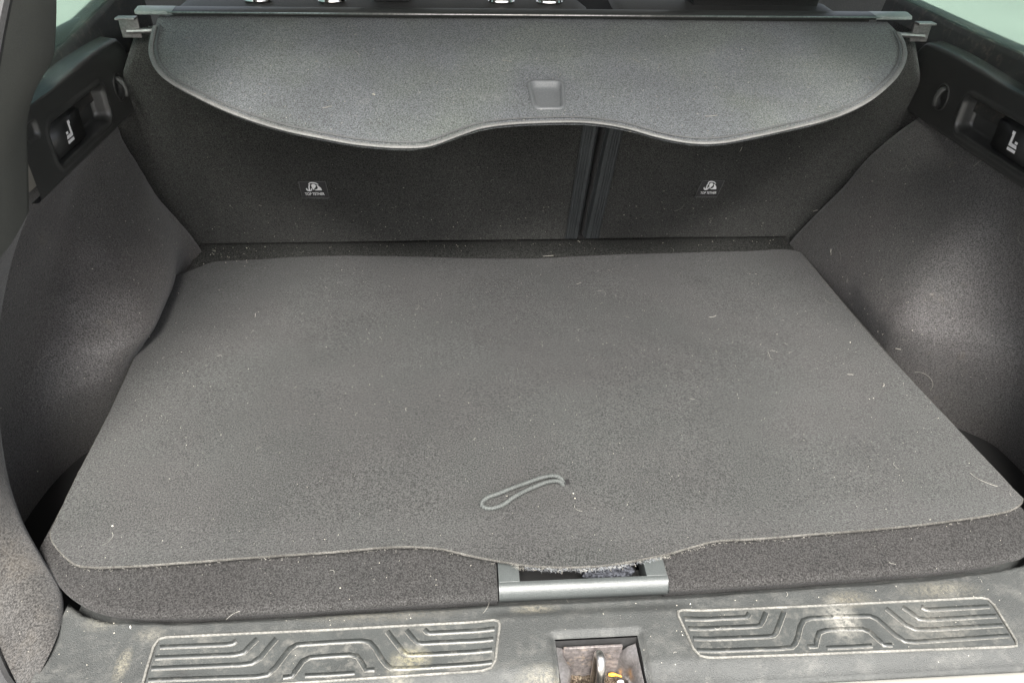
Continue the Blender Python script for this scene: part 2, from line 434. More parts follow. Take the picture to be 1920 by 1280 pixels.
# ---------------------------------------------------------------- upper plastic side trims
def side_trim(s, label):
    y0, y1 = .345, .80
    rec = (.487, .288, .083, .025) if s < 0 else (.440, .288, .083, .025)   # recess centre y, z, half sizes
    hooky = .617 if s < 0 else .574
    prof = [(-.592, .246), (-.584, .2465), (-.5805, .249)]
    zz = .2515
    while zz < .336: prof.append((-.579, zz)); zz += .0016
    prof += [(-.5790, .340), (-.5791, .343), (-.5797, .3455), (-.5815, .3468), (-.586, .3475), (-.594, .3485), (-.602, .350), (-.606, .355), (-.612, .364), (-.622, .374), (-.63, .376)]
    rows = []
    n = 260
    for i in range(n):
        y = y0 + (y1 - y0) * i / (n - 1); row = []
        fade = ss(.345, .385, y)
        end = ss(.70, .72, y)
        for (x, z) in prof:
            zz = z
            if z > .30: zz = z - .034 * ss(.650, .690, y) * (z - .30) / .045
            if z > .345: zz = zz + .003 * math.sin((y - .5) * 18) * fade * (1 - ss(.64, .67, y))
            xx = x
            if z > .342: xx = x * fade + (-.5805) * (1 - fade) - (0 if fade > .5 else 0)
            d = 0
            if abs(xx + .579) < .0025:
                q = sd_rr(y - rec[0], z - rec[1], rec[2], rec[3], .013)
                d = .020 * ss(.0005, -.006, q) + (-.0016) * ss(.006, .001, abs(q - .002))      # pocket and its raised rim
                q2 = math.hypot((y - hooky) / .0145, (z - .292) / .018)
                d += .006 * ss(1, .75, q2)
                q3 = sd_rr(y - .375, z - .318, .014, .010, .006)
                d += .005 * ss(.001, -.003, q3)
            row.append(mir((xx - d, y, zz), s))
        rows.append(row)
    t = MB().grid(rows).build('side_trim', M['plastic'], car, sharp=None)
    tag(t, label)
    # folding button
    yc = rec[0] - .033
    xb = -.588
    b = MB()
    bm = bmesh.new(); bmesh.ops.create_cube(bm, size=1)
    for v in bm.verts: v.co = V((v.co.x * .014, v.co.y * .084, v.co.z * .042))
    bmesh.ops.bevel(bm, geom=bm.edges[:], offset=.004, segments=3, affect='EDGES')
    b.bm(bm, Matrix.Translation(mir((xb, yc, rec[1]), s)))
    btn = b.build('fold_button', M['button'], t)
    # seat-fold symbol: upright backrest, cushion and foot bar
    ic = MB(); xf = xb + .0071
    def P2(pts):
        ic.poly([mir((xf, yc + a, rec[1] + c), s) for a, c in pts], (-s, 0, 0), .0006)
    m = 1
    P2([(.002 * m, .013), (.007 * m, .013), (.007 * m, .009), (.0055 * m, .009), (.0055 * m, -.005), (.002 * m, -.005)])
    P2([(.0015 * m, -.001), (-.008 * m, -.001), (-.010 * m, -.005), (.0015 * m, -.005)])
    P2([(.0055 * m, -.007), (-.010 * m, -.007), (-.010 * m, -.0105), (.0055 * m, -.0105)])
    P2([(-.004, .003), (-.0085, .003), (-.0085, .0002), (-.004, .0002)])
    ic.build('seat_symbol', M['white'], t, False)
    # bag hook: ring of the recess and a bent tongue
    hk = MB()
    ring = [mir((-.5790, hooky + .0145 * math.cos(a), .292 + .018 * math.sin(a)), s) for a in [2 * math.pi * k / 28 for k in range(28)]]
    hk.tube(ring, .0016, 6, closed=True)
    hk.tube(cr([mir(p, s) for p in ((-.586, hooky, .304), (-.576, hooky, .302), (-.571, hooky - .001, .296), (-.569, hooky - .002, .288), (-.571, hooky - .002, .281))], 14), lambda u: .0045 - .0012 * u, 8)
    hk.build('bag_hook', M['plastic'], t)
    # ledge dirt strip is the trim itself; bracket that holds the cover
    br = MB()
    br.box(*sorted2(mir((-.556, .617, .357), s), mir((-.531, .621, .382), s)), .001)
    br.box(*sorted2(mir((-.556, .606, .381), s), mir((-.531, .621, .384), s)), .001)
    br.tube([mir((-.546, .612, .366), s), mir((-.505, .612, .368), s)], .0032, 8)
    br.build('cover_bracket', M['bracket'], t)
    # dark quarter panel between ledge and glass
    rows = []
    for i in range(40):
        y = .38 + .46 * i / 39
        zt = (.358 + (y - .51) * .125) if s < 0 else (.3785 + .002 * math.sin(y * 9))
        row = [(-.594, y, .290), (-.5955, y, .335), (-.598, y, .348), (-.602, y, zt - .010), (-.603, y, zt - .003), (-.606, y, zt), (-.640, y, zt + .001)]
        rows.append([mir(p, s) for p in row])
    MB().grid(rows).build('window_ledge', M['ledge'], t, sharp=None)
    return t
PX = onx
def sorted2(a, b):
    return (V((min(a[0], b[0]), min(a[1], b[1]), min(a[2], b[2]))), V((max(a[0], b[0]), max(a[1], b[1]), max(a[2], b[2]))))
trimL = side_trim(-1, 'black plastic side trim above the left arch, with seat fold button and bag hook')
trimR = side_trim(1, 'black plastic side trim above the right arch, with seat fold button and bag hook')
for s in (-1, 1):
    gl = MB()
    gl.add([mir(p, s) for p in ((-.610, .34, .345), (-.610, .80, .345), (-.55, .80, .70), (-.53, .55, .70))], [(0, 1, 2, 3)])
    gl.add([mir((p[0] - .004, p[1], p[2]), s) for p in ((-.610, .34, .345), (-.610, .80, .345), (-.55, .80, .70), (-.53, .55, .70))], [(0, 1, 2, 3)])
    tag(gl.build('quarter_window', M['glass'], car, False), 'green tinted quarter window')
    d = MB()
    d.box(*sorted2(mir((-.70, .80, -.5), s), mir((-.625, 2.2, .37), s)))
    d.build('door_panel', M['headliner'], car, False)
    # outer body side below the window
    d = MB()
    d.box(*sorted2(mir((-.70, .16, -.25), s), mir((-.672, .80, .36), s)), .01)
    d.build('body_side', M['paint'], car)

# roof and raised tailgate (above the frame; they shade the boot)
rf = MB(); rf.box((-.60, .36, .715), (.60, 2.2, .74), .01)
rf.build('headliner', M['headliner'], car)
tg = MB(); rows = []
for i in range(12):
    t = i / 11; y = .32 - .86 * t; z = .75 + .60 * t + .09 * math.sin(math.pi * t)
    rows.append([(x, y, z - .03 * abs(x)) for x in [(-.56 + .08 * t) + (1.12 - .16 * t) * k / 8 for k in range(9)]])
rows2 = [[V(p) + V((0, 0, .05)) for p in r] for r in rows]
tg.grid(rows); tg.grid(rows2)
tg.build('tailgate', M['pillar'], car, sharp=None)

# ---------------------------------------------------------------- sill
SZ = -.013
HX0, HX1, HY0, HY1 = -.0345, .0435, -.125, -.0555
FYX = [-.515, -.503, -.480, -.454, -.380, -.085, .083, .359, .430, .464, .487, .515]
FYY = [.022, .014, -.003, -.012, -.018, -.0135, -.0135, -.006, .000, .006, .022, .04]
def fy(x):
    for i in range(len(FYX) - 1):
        if x <= FYX[i + 1]:
            return FYY[i] + (FYY[i + 1] - FYY[i]) * max(0, (x - FYX[i]) / (FYX[i + 1] - FYX[i]))
    return FYY[-1]
def sill_h(x, y):
    z = SZ
    w = ss(.115, .075, abs(x - .002)) * ss(-.022, -.034, y)
    z += .0035 * w                                             # raised pad round the latch
    dx = max(HX0 - x, x - HX1, 0); dy = max(y - HY1, 0)
    dd = math.hypot(dx, dy)
    z -= .004 * ss(.0075, 0, dd)
    z -= .022 * ss(-.0035, .0015, y - fy(x))                             # tucks under the load floor
    z -= .008 * ss(-.082, -.103, y) + .03 * ss(-.103, -.112, y)
    z += mnoise.noise(V((x * 9, y * 20, 0))) * .0006
    return z
xs = [-.4985 + .997 * i / 200 for i in range(201)] + [HX0 + e for e in (-.006, -.0045, -.003, -.0015, -.0005, 0)] + [HX1 + e for e in (.006, .0045, .003, .0015, .0005, 0)]
ys = [-.112 + .146 * i / 66 for i in range(67)] + [HY1 + e for e in (.007, .005, .0035, .002, .001, 0)]
xs = sorted(x for x in set(xs) if not (HX0 - .006 < x < HX0 and x not in [HX0 + e for e in (-.0045, -.003, -.0015, -.0005)]))
ys = sorted(set(ys))
sv = [(x, y, sill_h(x, y)) for y in ys for x in xs]; sf = []
for j in range(len(ys) - 1):
    for i in range(len(xs) - 1):
        mx = (xs[i] + xs[i + 1]) / 2; my = (ys[j] + ys[j + 1]) / 2
        if HX0 < mx < HX1 and my < HY1: continue
        n = len(xs)
        sf.append((j * n + i, j * n + i + 1, (j + 1) * n + i + 1, (j + 1) * n + i))
sill = mesh('sill_trim', sv, sf, M['sill'], car)
tag(sill, 'dusty grained plastic loading sill with two ribbed treads and a latch opening')
# painted bumper edge behind the sill
bp = []
for i in range(60):
    x = -.50 + 1.0 * i / 59
    yb = -.1035 + .012 * ss(.40, .5, abs(x))
    bp.append([(x, yb, -.045), (x, yb - .0005, -.026), (x, yb - .003, -.0225), (x, yb - .010, -.0215), (x, yb - .04, -.025), (x, yb - .09, -.045), (x, yb - .12, -.12), (x, yb - .12, -.45)])
MB().grid(bp).build('bumper', M['paint'], car, sharp=None)

# latch recess
lr = MB()
D0 = -.080
lr.add([(HX0, HY1, -.016), (HX1, HY1, -.016), (HX1, HY1 + .003, D0), (HX0, HY1 + .003, D0)], [(0, 1, 2, 3)])
lr.add([(HX0, HY1, -.016), (HX0, HY0, -.016), (HX0, HY0, D0), (HX0, HY1 + .003, D0)], [(0, 1, 2, 3)])
lr.add([(HX1, HY1, -.016), (HX1, HY0, -.016), (HX1, HY0, D0), (HX1, HY1 + .003, D0)], [(0, 1, 2, 3)])
latch = lr.build('latch_recess', M['rubber'], car, False)
# back plate and folded side flanges
pl = MB()
pl.box((HX0 + .008, HY1 - .006, D0), (HX1 - .014, HY1 - .0035, -.020), .0008)
pl.build('back_plate', M['liner'], latch)
fl = MB()
rows = []
for k, (y, dx) in enumerate([(-.0600, .006), (-.066, .005), (-.072, .007), (-.078, .011), (-.084, .0095), (-.090, .007), (-.10, .006), (-.12, .006)]):
    rows.append([(HX0 + .001, y, -.019), (HX0 + .003 + dx * .6, y, -.021), (HX0 + .003 + dx, y, -.026), (HX0 + .002 + dx, y, D0)])
fl.grid(rows)
fl.build('folded_flange', M['bracket'], latch, sharp=None)
fl = MB(); rows = []
for k, (y, dx) in enumerate([(-.0595, .016), (-.066, .015), (-.071, .011), (-.076, .007), (-.084, .009), (-.092, .008), (-.12, .008)]):
    rows.append([(HX1 - .0015, y, -.020), (HX1 - .002 - dx * .4, y, -.024), (HX1 - dx, y, -.034), (HX1 - dx - .001, y, D0)])
fl.grid(rows)
fl.build('folded_flange', M['bracket'], latch, sharp=None)
gm = MB(); rows = []
for j in range(40):
    y = HY0 + (HY1 - .004 - HY0) * j / 39
    rows.append([(x, y, -.0665 + .004 * mnoise.noise(V((x * 120, y * 120, 1))) + .0025 * mnoise.noise(V((x * 400, y * 400, 5))) + .004 * ss(-.075, -.1, y)) for x in [HX0 + (HX1 - HX0) * i / 50 for i in range(51)]])
gm.grid(rows)
gm.build('grime_floor', M['grime'], latch, sharp=None)
st = MB()
st.tube(cr([(.004, -.089, -.068), (.004, -.089, -.025), (.004, -.0870, -.0130), (.004, -.0800, -.0065), (.004, -.0730, -.0130), (.004, -.071, -.025), (.004, -.071, -.068)], 40), .0041, 14)
st.build('striker_loop', M['metal'], latch)
wa = MB()
bm = bmesh.new(); bmesh.ops.create_cone(bm, cap_ends=True, segments=28, radius1=.0135, radius2=.0115, depth=.004)
wa.bm(bm, Matrix.Translation((.004, -.084, -.0625)))
wa.tube([(.004 + .0095 * math.cos(a), -.084 + .0095 * math.sin(a), -.0600) for a in [2 * math.pi * k / 30 for k in range(30)]], .0009, 6, closed=True)
wa.build('striker_washer', M['grime'], latch)

# treads
def tread(flip, label):
    def W(px, py, dz=0):
        p = onz(px, py, SZ + .0005)
        x, y = p.x, p.y
        if flip: x = -x + .001; y = y + .001
        return V((x, y, sill_h(x, y) + dz))
    Q = lambda pts, dz=0: [W(a, b, dz) for a, b in pts]
    outline = [(312, 1194), (620, 1180), (925, 1164), (935, 1167), (937, 1176), (933, 1205), (929, 1240), (921, 1253), (905, 1257), (600, 1276), (285, 1296), (268, 1296), (266, 1288), (275, 1255), (288, 1212), (298, 1198)]
    o2 = []
    for i, p in enumerate(outline):     # straight runs, rounded only where the points are close
        q = outline[(i + 1) % len(outline)]
        n = max(1, int(math.hypot(q[0] - p[0], q[1] - p[1]) / 10))
        for k in range(n): o2.append((p[0] + (q[0] - p[0]) * k / n, p[1] + (q[1] - p[1]) * k / n))
    base = [W(a, b, .0003) for a, b in o2]
    c = V((sum(p.x for p in base) / len(base), sum(p.y for p in base) / len(base), 0))
    # body: a thin grained plate
    top = [(W(a, b, .0004)) for a, b in o2]
    lo = [p - V((0, 0, .004)) for p in top]
    # strips across so the plate follows the sill
    nn = 60; rows = []
    for i in range(nn + 1):
        t = i / nn
        a = (300 + (931 - 300) * t, 1196 + (1167 - 1196) * t); b = (268 + (925 - 268) * t, 1294 + (1254 - 1294) * t)
        rows.append([W(a[0] + (b[0] - a[0]) * k / 12, a[1] + (b[1] - a[1]) * k / 12, .0005) for k in range(13)])
    tr = MB().grid(rows).build('scuff_tread', M['tread'], sill, sharp=None)
    if label: tag(tr, label)
    trp = tr
    rim = MB().tube([W(a, b, .0008) for a, b in o2], .0013, 8, closed=True)
    rim.build('tread_rim', M['scuff'], sill)
    lines = [
        [(300, 1217), (425, 1212), (438, 1210), (446, 1205)],
        [(291, 1237), (440, 1231), (460, 1227), (476, 1210), (486, 1201)],
        [(284, 1257), (450, 1250), (474, 1247), (492, 1236), (508, 1216), (522, 1200)],
        [(278, 1279), (480, 1272), (504, 1268), (520, 1254), (536, 1233), (547, 1219), (558, 1212), (620, 1208), (678, 1205), (691, 1208), (700, 1218), (712, 1238), (722, 1250), (733, 1257), (760, 1257), (840, 1252), (923, 1247)],
        [(923, 1224), (850, 1228), (775, 1232), (762, 1231), (752, 1225), (738, 1207), (722, 1186)],
        [(925, 1204), (850, 1207), (790, 1210), (780, 1208), (770, 1199), (758, 1184)],
        [(927, 1185), (860, 1188), (805, 1191), (798, 1189), (792, 1183)],
        [(531, 1273), (550, 1271), (561, 1256), (571, 1242), (582, 1236), (620, 1233), (655, 1231), (667, 1234), (674, 1244), (683, 1259), (702, 1259)],
        [(572, 1270), (620, 1268), (665, 1265)],
    ]
    for ln in lines:
        d = []
        for p, q in zip(ln, ln[1:]):
            n = max(1, int(math.hypot(q[0] - p[0], q[1] - p[1]) / 8))
            for k in range(n): d.append((p[0] + (q[0] - p[0]) * k / n, p[1] + (q[1] - p[1]) * k / n))
        d.append(ln[-1])
        # smooth darker band raised behind the worn ridge, painted pale for its sunlit edge
        rows = []
        for i, p in enumerate(d):
            a = d[max(0, i - 1)]; b = d[min(len(d) - 1, i + 1)]
            tx, ty = b[0] - a[0], b[1] - a[1]; l = math.hypot(tx, ty)
            nx, ny = ty / l, -tx / l
            if ln[0][0] > ln[-1][0]: nx, ny = -nx, -ny
            wd = 8.5 * (1.15 if abs(nx) > .5 else 1)
            rows.append([W(p[0], p[1], -.0002), W(p[0] + nx * .6, p[1] + ny * .6, .0011), W(p[0] + nx * wd, p[1] + ny * wd, .0011), W(p[0] + nx * (wd + .8), p[1] + ny * (wd + .8), .0004)])
        MB().grid(rows).build('tread_band', M['band'], sill, sharp=None)
        MB().tube([W(a, b, .0009) for a, b in d], .00045, 6).build('tread_ridge', M['scuff'], sill)
tread(False, 'ribbed scuff tread left of the latch')
tread(True, 'ribbed scuff tread right of the latch')

# ================================================================= load floor
floor_e = empty('load_floor', (0, .35, -.02), 'charcoal carpeted boot floor board lying under the loose mat, its rolled front edge on the sill', 'boot floor')
FF = [onz(*p, 0.0) for p in ((70, 1035), (88, 1064), (105, 1088), (125, 1110), (160, 1133), (200, 1146), (270, 1152), (350, 1152))] + \
     [onz(*p, 0.0) for p in ((640, 1136), (934, 1118))]
FR = [onz(*p, 0.0) for p in ((1256, 1102), (1500, 1086), (1750, 1067), (1850, 1056), (1920, 1040))] + [V((.487, .022, 0)), V((.50, .045, 0))]
def fcurve(pts, n): return resample(pts, n)
fl1 = fcurve(cr(FF[:8], 30) + FF[8:], 70)
fl2 = [V((-.084, .034, 0)), V((0, .036, 0)), V((.082, .034, 0))]
fl2 = resample(fl2, 16)
fl3 = fcurve(FR, 60)
def board(front, xb0, xb1):
    rows = []; r = .0065
    n = len(front)
    for i, f in enumerate(front):
        xb = xb0 + (xb1 - xb0) * i / (n - 1)
        b = V((xb, .728, 0)); d = (b - f); L_ = d.length; u = d.normalized()
        row = [f + V((0, .012, -.030)), f + V((0, .007, -.0125)), f + V((0, .0015, -.0095))]
        for k in range(7):
            a = math.pi / 2 * k / 6
            row.append(f + u * (r * (1 - math.cos(a))) + V((0, 0, -r + r * math.sin(a))))
        for k in range(1, 60):
            q = r / L_ + (1 - r / L_) * k / 59
            p = f.lerp(b, q)
            p.z = mnoise.noise(V((p.x * 6, p.y * 6, 2))) * .0008 - .0012 * ss(.004, 0, abs(p.y - .703))
            row.append(p)
        rows.append(row)
    return rows
bd = MB()
bd.grid(board(fl1, -.555, -.0845)); bd.grid(board(fl2, -.0845, .0825)); bd.grid(board(fl3, .0825, .47))
boardo = bd.build('carpet_board', M['floor'], floor_e, sharp=None)
fp = MB(); fp.grid([[V((x, y, z + .0008 * mnoise.noise(V((x * 9, y * 30, 3))))) for x in [-.548 + 1.012 * i / 80 for i in range(81)]] for y, z in ((.628, .0005), (.632, .0022), (.66, .0026), (.695, .003), (.7045, .0022), (.706, -.004), (.712, -.004))])
fp.build('rear_flap', M['flap'], floor_e, sharp=None)
# grey latch frame in the front edge
lp = MB()
def prism_x(prof, x0, x1, n=2):
    rows = []
    for i in range(n):
        x = x0 + (x1 - x0) * i / (n - 1)
        rows.append([(x, y, z) for y, z in prof])
    lp.grid(rows)
    lp.add([(x0, y, z) for y, z in prof], [tuple(range(len(prof)))]); lp.add([(x1, y, z) for y, z in prof], [tuple(range(len(prof)))])
pf = [(-.004, -.026), (-.0125, -.0115), (-.0125, -.006), (-.0095, -.001), (-.006, .0012), (-.003, .0022), (-.0005, .0016), (.0002, -.001), (.0002, -.024)]
prism_x(pf, -.0845, .0835)
lp.box((-.0845, -.001, -.02), (-.0635, .036, .0020), .0012)
lp.box((.0625, -.001, -.02), (.0835, .036, .0020), .0012)
lp.build('latch_frame', M['latch_plate'], floor_e)
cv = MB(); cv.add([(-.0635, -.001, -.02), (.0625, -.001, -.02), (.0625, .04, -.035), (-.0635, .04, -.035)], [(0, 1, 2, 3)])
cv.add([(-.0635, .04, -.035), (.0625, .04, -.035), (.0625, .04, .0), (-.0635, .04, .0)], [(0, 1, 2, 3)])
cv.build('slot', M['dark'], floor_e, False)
rg = MB()
bm = bmesh.new(); bmesh.ops.create_icosphere(bm, subdivisions=4, radius=1)
for v in bm.verts:
    n_ = 1 + .25 * mnoise.noise(v.co * 3) + .12 * mnoise.noise(v.co * 9)
    v.co = V((v.co.x * .026 * n_, v.co.y * .012 * n_, v.co.z * .007 * n_))
rg.bm(bm, Matrix.Translation((.028, .018, -.012)))
lint = rg.build('lint_clump', M['rag'], None)
tag(lint, 'blue grey clump of lint inside the slot of the floor latch frame', 'lint')

# ================================================================= loose mat
boot_mat = empty('boot_mat', (0, .3, .0), 'loose charcoal carpet mat with wavy front edge covering the boot floor', 'mat')
MZ = .006
mf = [(95, 998), (97, 1010), (103, 1022), (120, 1043), (140, 1060), (156, 1066), (190, 1068), (250, 1066), (340, 1060), (480, 1049), (600, 1040), (690, 1032), (745, 1028), (790, 1029), (830, 1034), (880, 1047), (930, 1057), (990, 1066),
      (1050, 1069), (1110, 1067), (1170, 1059), (1240, 1045), (1290, 1031), (1325, 1021), (1352, 1017), (1400, 1015), (1500, 1008), (1620, 999), (1740, 987), (1830, 975), (1880, 965), (1900, 957), (1912, 947), (1915, 938)]
mb = [(326, 516), (345, 511), (366, 503), (385, 495), (410, 489), (480, 486), (560, 482), (660, 480), (780, 481), (900, 484), (1000, 485), (1080, 482), (1180, 477), (1290, 473), (1400, 471), (1460, 468), (1495, 471), (1506, 478)]
mfw = cr([onz(a, b, MZ + .003) for a, b in mf], 260)
mbw = cr([onz(a, b, MZ + .001) for a, b in mb], 260)
ML = [onz(*p, MZ) for p in ((95, 998), (146, 890), (208, 768), (262, 650), (300, 575), (326, 516))]
MR = [onz(*p, MZ) for p in ((1915, 938), (1850, 866), (1747, 752), (1640, 638), (1560, 543), (1506, 478))]
nvv = 110
mlw, mrw = cr(ML, nvv), cr(MR, nvv)
def mat_z(x, y):
    z = MZ + mnoise.noise(V((x * 5, y * 5, 9))) * .0016 + mnoise.noise(V((x * 22, y * 22, 9))) * .0004
    z += .0055 * ss(.09, .02, y)       # lifts a little along the front edge
    z += .004 * ss(.30, .48, x) * ss(.25, .05, y)
    return z
rows = []
nu = 260
for j in range(nvv):
    v = j / (nvv - 1); row = []
    for i in range(nu):
        u = i / (nu - 1)
        p = mfw[i].lerp(mbw[i], v)
        # Coons blend with the side curves
        dl = mlw[j] - mfw[0].lerp(mbw[0], v); dr = mrw[j] - mfw[-1].lerp(mbw[-1], v)
        p = p + dl * (1 - u) + dr * u
        row.append(V((p.x, p.y, mat_z(p.x, p.y))))
    rows.append(row)
MT = .0032
loop_ = [rows[0][i] for i in range(nu)] + [rows[j][-1] for j in range(1, nvv)] + [rows[-1][i] for i in range(nu - 2, -1, -1)] + [rows[j][0] for j in range(nvv - 2, 0, -1)]
mm = MB().grid(rows)
under = [[p - V((0, 0, MT)) for p in r] for r in rows]
mm.grid([[r[i] for i in range(0, nu)] for r in (under[0], under[3], under[8], under[20], under[60], under[-1])])
mm.build('mat_sheet', M['mat'], boot_mat, sharp=None)
ed = MB()
cc = V((0, .33, 0)); er = []
for i, p in enumerate(loop_):
    a = loop_[i - 1]; b = loop_[(i + 1) % len(loop_)]
    t = (b - a).normalized(); o = V((t.y, -t.x, 0))
    jit = .0006 * mnoise.noise(V((p.x * 300, p.y * 300, 0)))
    er.append([p + V((0, 0, 0)), p + o * (.0010 + jit) + V((0, 0, -.0006)), p + o * (.0012 + jit) + V((0, 0, -.0022)), p + V((0, 0, -MT))])
er.append(er[0])
ed.grid(er)
ed.build('cut_edge', M['mat_edge'], boot_mat, sharp=None)
# cord loop through the mat
cord_px = [(1062, 902), (1052, 893), (1035, 891), (1012, 896), (985, 906), (960, 915), (935, 922), (915, 929), (905, 937), (904, 944), (912, 949), (926, 949), (945, 942), (965, 931), (985, 920), (1005, 911), (1030, 902), (1050, 899), (1061, 904)]
cw = []
for i, p in enumerate(cord_px):
    q = onz(*p, .012)
    lift = .004 * math.sin(math.pi * min(1, max(0, i / (len(cord_px) - 1))))
    q.z = mat_z(q.x, q.y) + .0022 + (.0035 if 2 <= i <= 5 or 13 <= i <= 16 else .001)
    if i in (0, len(cord_px) - 1): q.z -= .008
    cw.append(q)
cw = cr(cw, 420)
rings = []; n = len(cw); upv = V((0, 0, 1))
for i, p in enumerate(cw):
    t = (cw[min(n - 1, i + 1)] - cw[max(0, i - 1)]).normalized(); s1 = t.cross(upv).normalized(); s2 = s1.cross(t)
    ring = []
    for k in range(10):
        a = 2 * math.pi * k / 10
        rr = .0021 * (1 + .26 * math.sin(2 * a + i * 1.15) * 1 + .16 * math.sin(-2 * a + i * 1.15))
        ring.append(p + s1 * rr * math.cos(a) + s2 * rr * math.sin(a))
    rings.append(ring)
MB().grid(rings, closed=True).build('cord_loop', M['cord'], boot_mat, sharp=None)
sl = onz(1062, 902, .006)
e = MB(); e.box((sl.x - .004, sl.y - .0045, mat_z(sl.x, sl.y) - .002), (sl.x + .0035, sl.y + .003, mat_z(sl.x, sl.y) + .0007), .0005)
e.build('cord_slit', M['dark'], boot_mat)

# ================================================================= rear seats
def seatback(x0l, x1l, label, tags, ribs_at, ribdir):
    root = empty('rear_seat', ((x0l + x1l) / 2, .75, -.05), label, 'seat')
    nx, nz = 70, 50; rows = []
    for j in range(nz + 1):
        z = -.06 + .425 * j / nz
        row = []
        for i in range(nx + 1):
            tp_ = .11 * max(0, min(1, (z - .18) / .17)); a0 = x0l + (tp_ if x0l < -.5 else 0); a1 = x1l - (tp_ if x1l > .5 else -.032 * z)
            if x0l > 0: a0 = x0l + .05 * z
            x = a0 + (a1 - a0) * i / nx
            y = .71 - SEAT_K * z
            edge = min(abs(x - a0), abs(x - a1))
            y += .010 * (1 - ss(0, .010, edge))
            y += .02 * ss(.345, .365, z)
            y += mnoise.noise(V((x * 5, z * 6, 4))) * .0015
            row.append((x, y, z))
        rows.append(row)
    # return of the sides and over the top
    m = MB().grid(rows)
    m.grid([[V(r[0]) for r in rows], [V(r[0]) + V((0, .06, 0)) for r in rows]])
    m.grid([[V(r[-1]) for r in rows], [V(r[-1]) + V((0, .06, 0)) for r in rows]])
    m.build('backrest', M['seat'], root, sharp=None)
    # ribbed plastic edge strip with grooves
    st = MB(); w = .026; rows = []
    prof = []
    for k in range(53):
        u = k / 52
        gdep = .0
        if .30 < u < .97:
            ph = ((u - .30) / .67 * 4) % 1
            gdep = .0016 * (1 if ph > .62 else 0)
        h = .0022 - gdep + (.003 * ss(.22, .02, u) * -1)
        prof.append((u * w, h))
    for j in range(2):
        z = -.02 if j == 0 else .36; lean = (.05 if ribdir > 0 else .032) * z
        rows.append([V((ribs_at + lean + ribdir * a, .71 - SEAT_K * z - h + (.006 * ss(.18, 0, a / w)), z)) for a, h in prof])
    st.grid(rows).build('ribbed_strip', M['rib'], root, sharp=30)
    # leather top of the seat
    tp = MB(); rows = []
    for k, (y, z) in enumerate([(.628, .350), (.626, .366), (.630, .377), (.640, .3840), (.670, .387), (.71, .388), (.76, .384), (.80, .370), (.83, .30)]):
        row = []
        for i in range(50):
            u = i / 49; x = max(x0l, -.52) + .004 + (min(x1l, .452) - max(x0l, -.52) - .008) * u
            fall = .016 * (ss(.05, 0, u) + ss(.95, 1, u))
            row.append((x, y, z - fall + .0012 * mnoise.noise(V((x * 12, y * 12, 8)))))
        rows.append(row)
    tp.grid(rows).build('seat_top', M['seat_top'], root, sharp=None)
    for (tx, pts) in tags:
        q = [onseat(*p) for p in pts]
        nrm = V((0, -1, -SEAT_K)).normalized(); nn = V((0, -1, -SEAT_K)).normalized()
        c = sum(q, V()) / 4
        q = [p + nn * .0012 for p in q]
        lab = MB().poly(q, nn, .0008).build('tether_label', M['tag'], root, False)
        inner = [p.lerp(c + nn * .0012, .10) for p in q]
        rim_ = MB()
        for i in range(4):
            a, b = q[i], q[(i + 1) % 4]
            rim_.tube([a + nn * .0010, b + nn * .0010], .0007, 6)
        rim_.build('label_stitching', M['stitch'], lab)
        ux = (q[1] - q[0]).normalized(); uz = (q[0] - q[3]).normalized()
        vz = V((0, -SEAT_K, 1)).normalized()
        Wd = (q[1] - q[0]).length; Hh = abs((q[0] - q[3]).dot(vz))
        base = c + nn * .0021
        def T(a, b): return base + V((1, 0, 0)) * a * Wd + vz * b * Hh
        ic = MB()
        # seated child in a shell seat beside an anchor
        ic.poly([T(a, b) for a, b in ((.02, .02), (.02, .08), (.08, .16), (.11, .26), (.05, .36), (-.02, .36), (-.07, .28), (-.05, .14), (-.01, .02))], nn, .0004)
        ic.poly([T(a, b) for a, b in ((.13, .30), (.20, .25), (.27, .14), (.30, .04), (.30, -.02), (.05, -.02), (.05, .01), (.14, .06), (.17, .15))], nn, .0004)
        ic.tube(resample([T(-.12, .32), T(-.16, .22), T(-.17, .0)], 8), .0011, 5)
        ic.tube(cr([T(-.27, .10), T(-.25, .0), T(-.17, -.04), T(-.09, .0), T(-.07, .10)], 14), .0010, 5)
        ic.tube(cr([T(-.15, .34), T(-.10, .42), T(.0, .44), (T(.12, .40)), T(.20, .32)], 12), .0009, 5)
        ic.build('tether_symbol', M['white'], lab, False)
        cu = bpy.data.curves.new('tether_text', 'FONT'); cu.body = 'TOP TETHER'; cu.align_x = 'CENTER'; cu.align_y = 'CENTER'
        cu.size = 1; cu.offset = .02
        to = bpy.data.objects.new('tmp_text', cu); SC.collection.objects.link(to)
        bpy.context.view_layer.update()
        me = bpy.data.meshes.new_from_object(to.evaluated_get(bpy.context.evaluated_depsgraph_get()))
        bpy.data.objects.remove(to)
        wmax = max(v.co.x for v in me.vertices) - min(v.co.x for v in me.vertices)
        k = .74 * Wd / wmax
        vs = [base + V((1, 0, 0)) * (v.co.x * k) + vz * (v.co.y * k * 1.35 - .25 * Hh) for v in me.vertices]
        fs = [tuple(f.vertices) for f in me.polygons]
        mesh('tether_text', vs, fs, M['white'], lab, False)
    return root
seatL = seatback(-.66, .0955, 'wide rear seat back with black carpet and a top tether label, left of the gap', [(0, ((560, 339), (610, 339), (618, 370), (567, 370)))], .0955, -1)
seatR = seatback(.1030, .66, 'narrow rear seat back with black carpet and a top tether label, right of the gap', [(0, ((1317, 337), (1358, 337), (1343, 368), (1302, 368)))], .1030, 1)
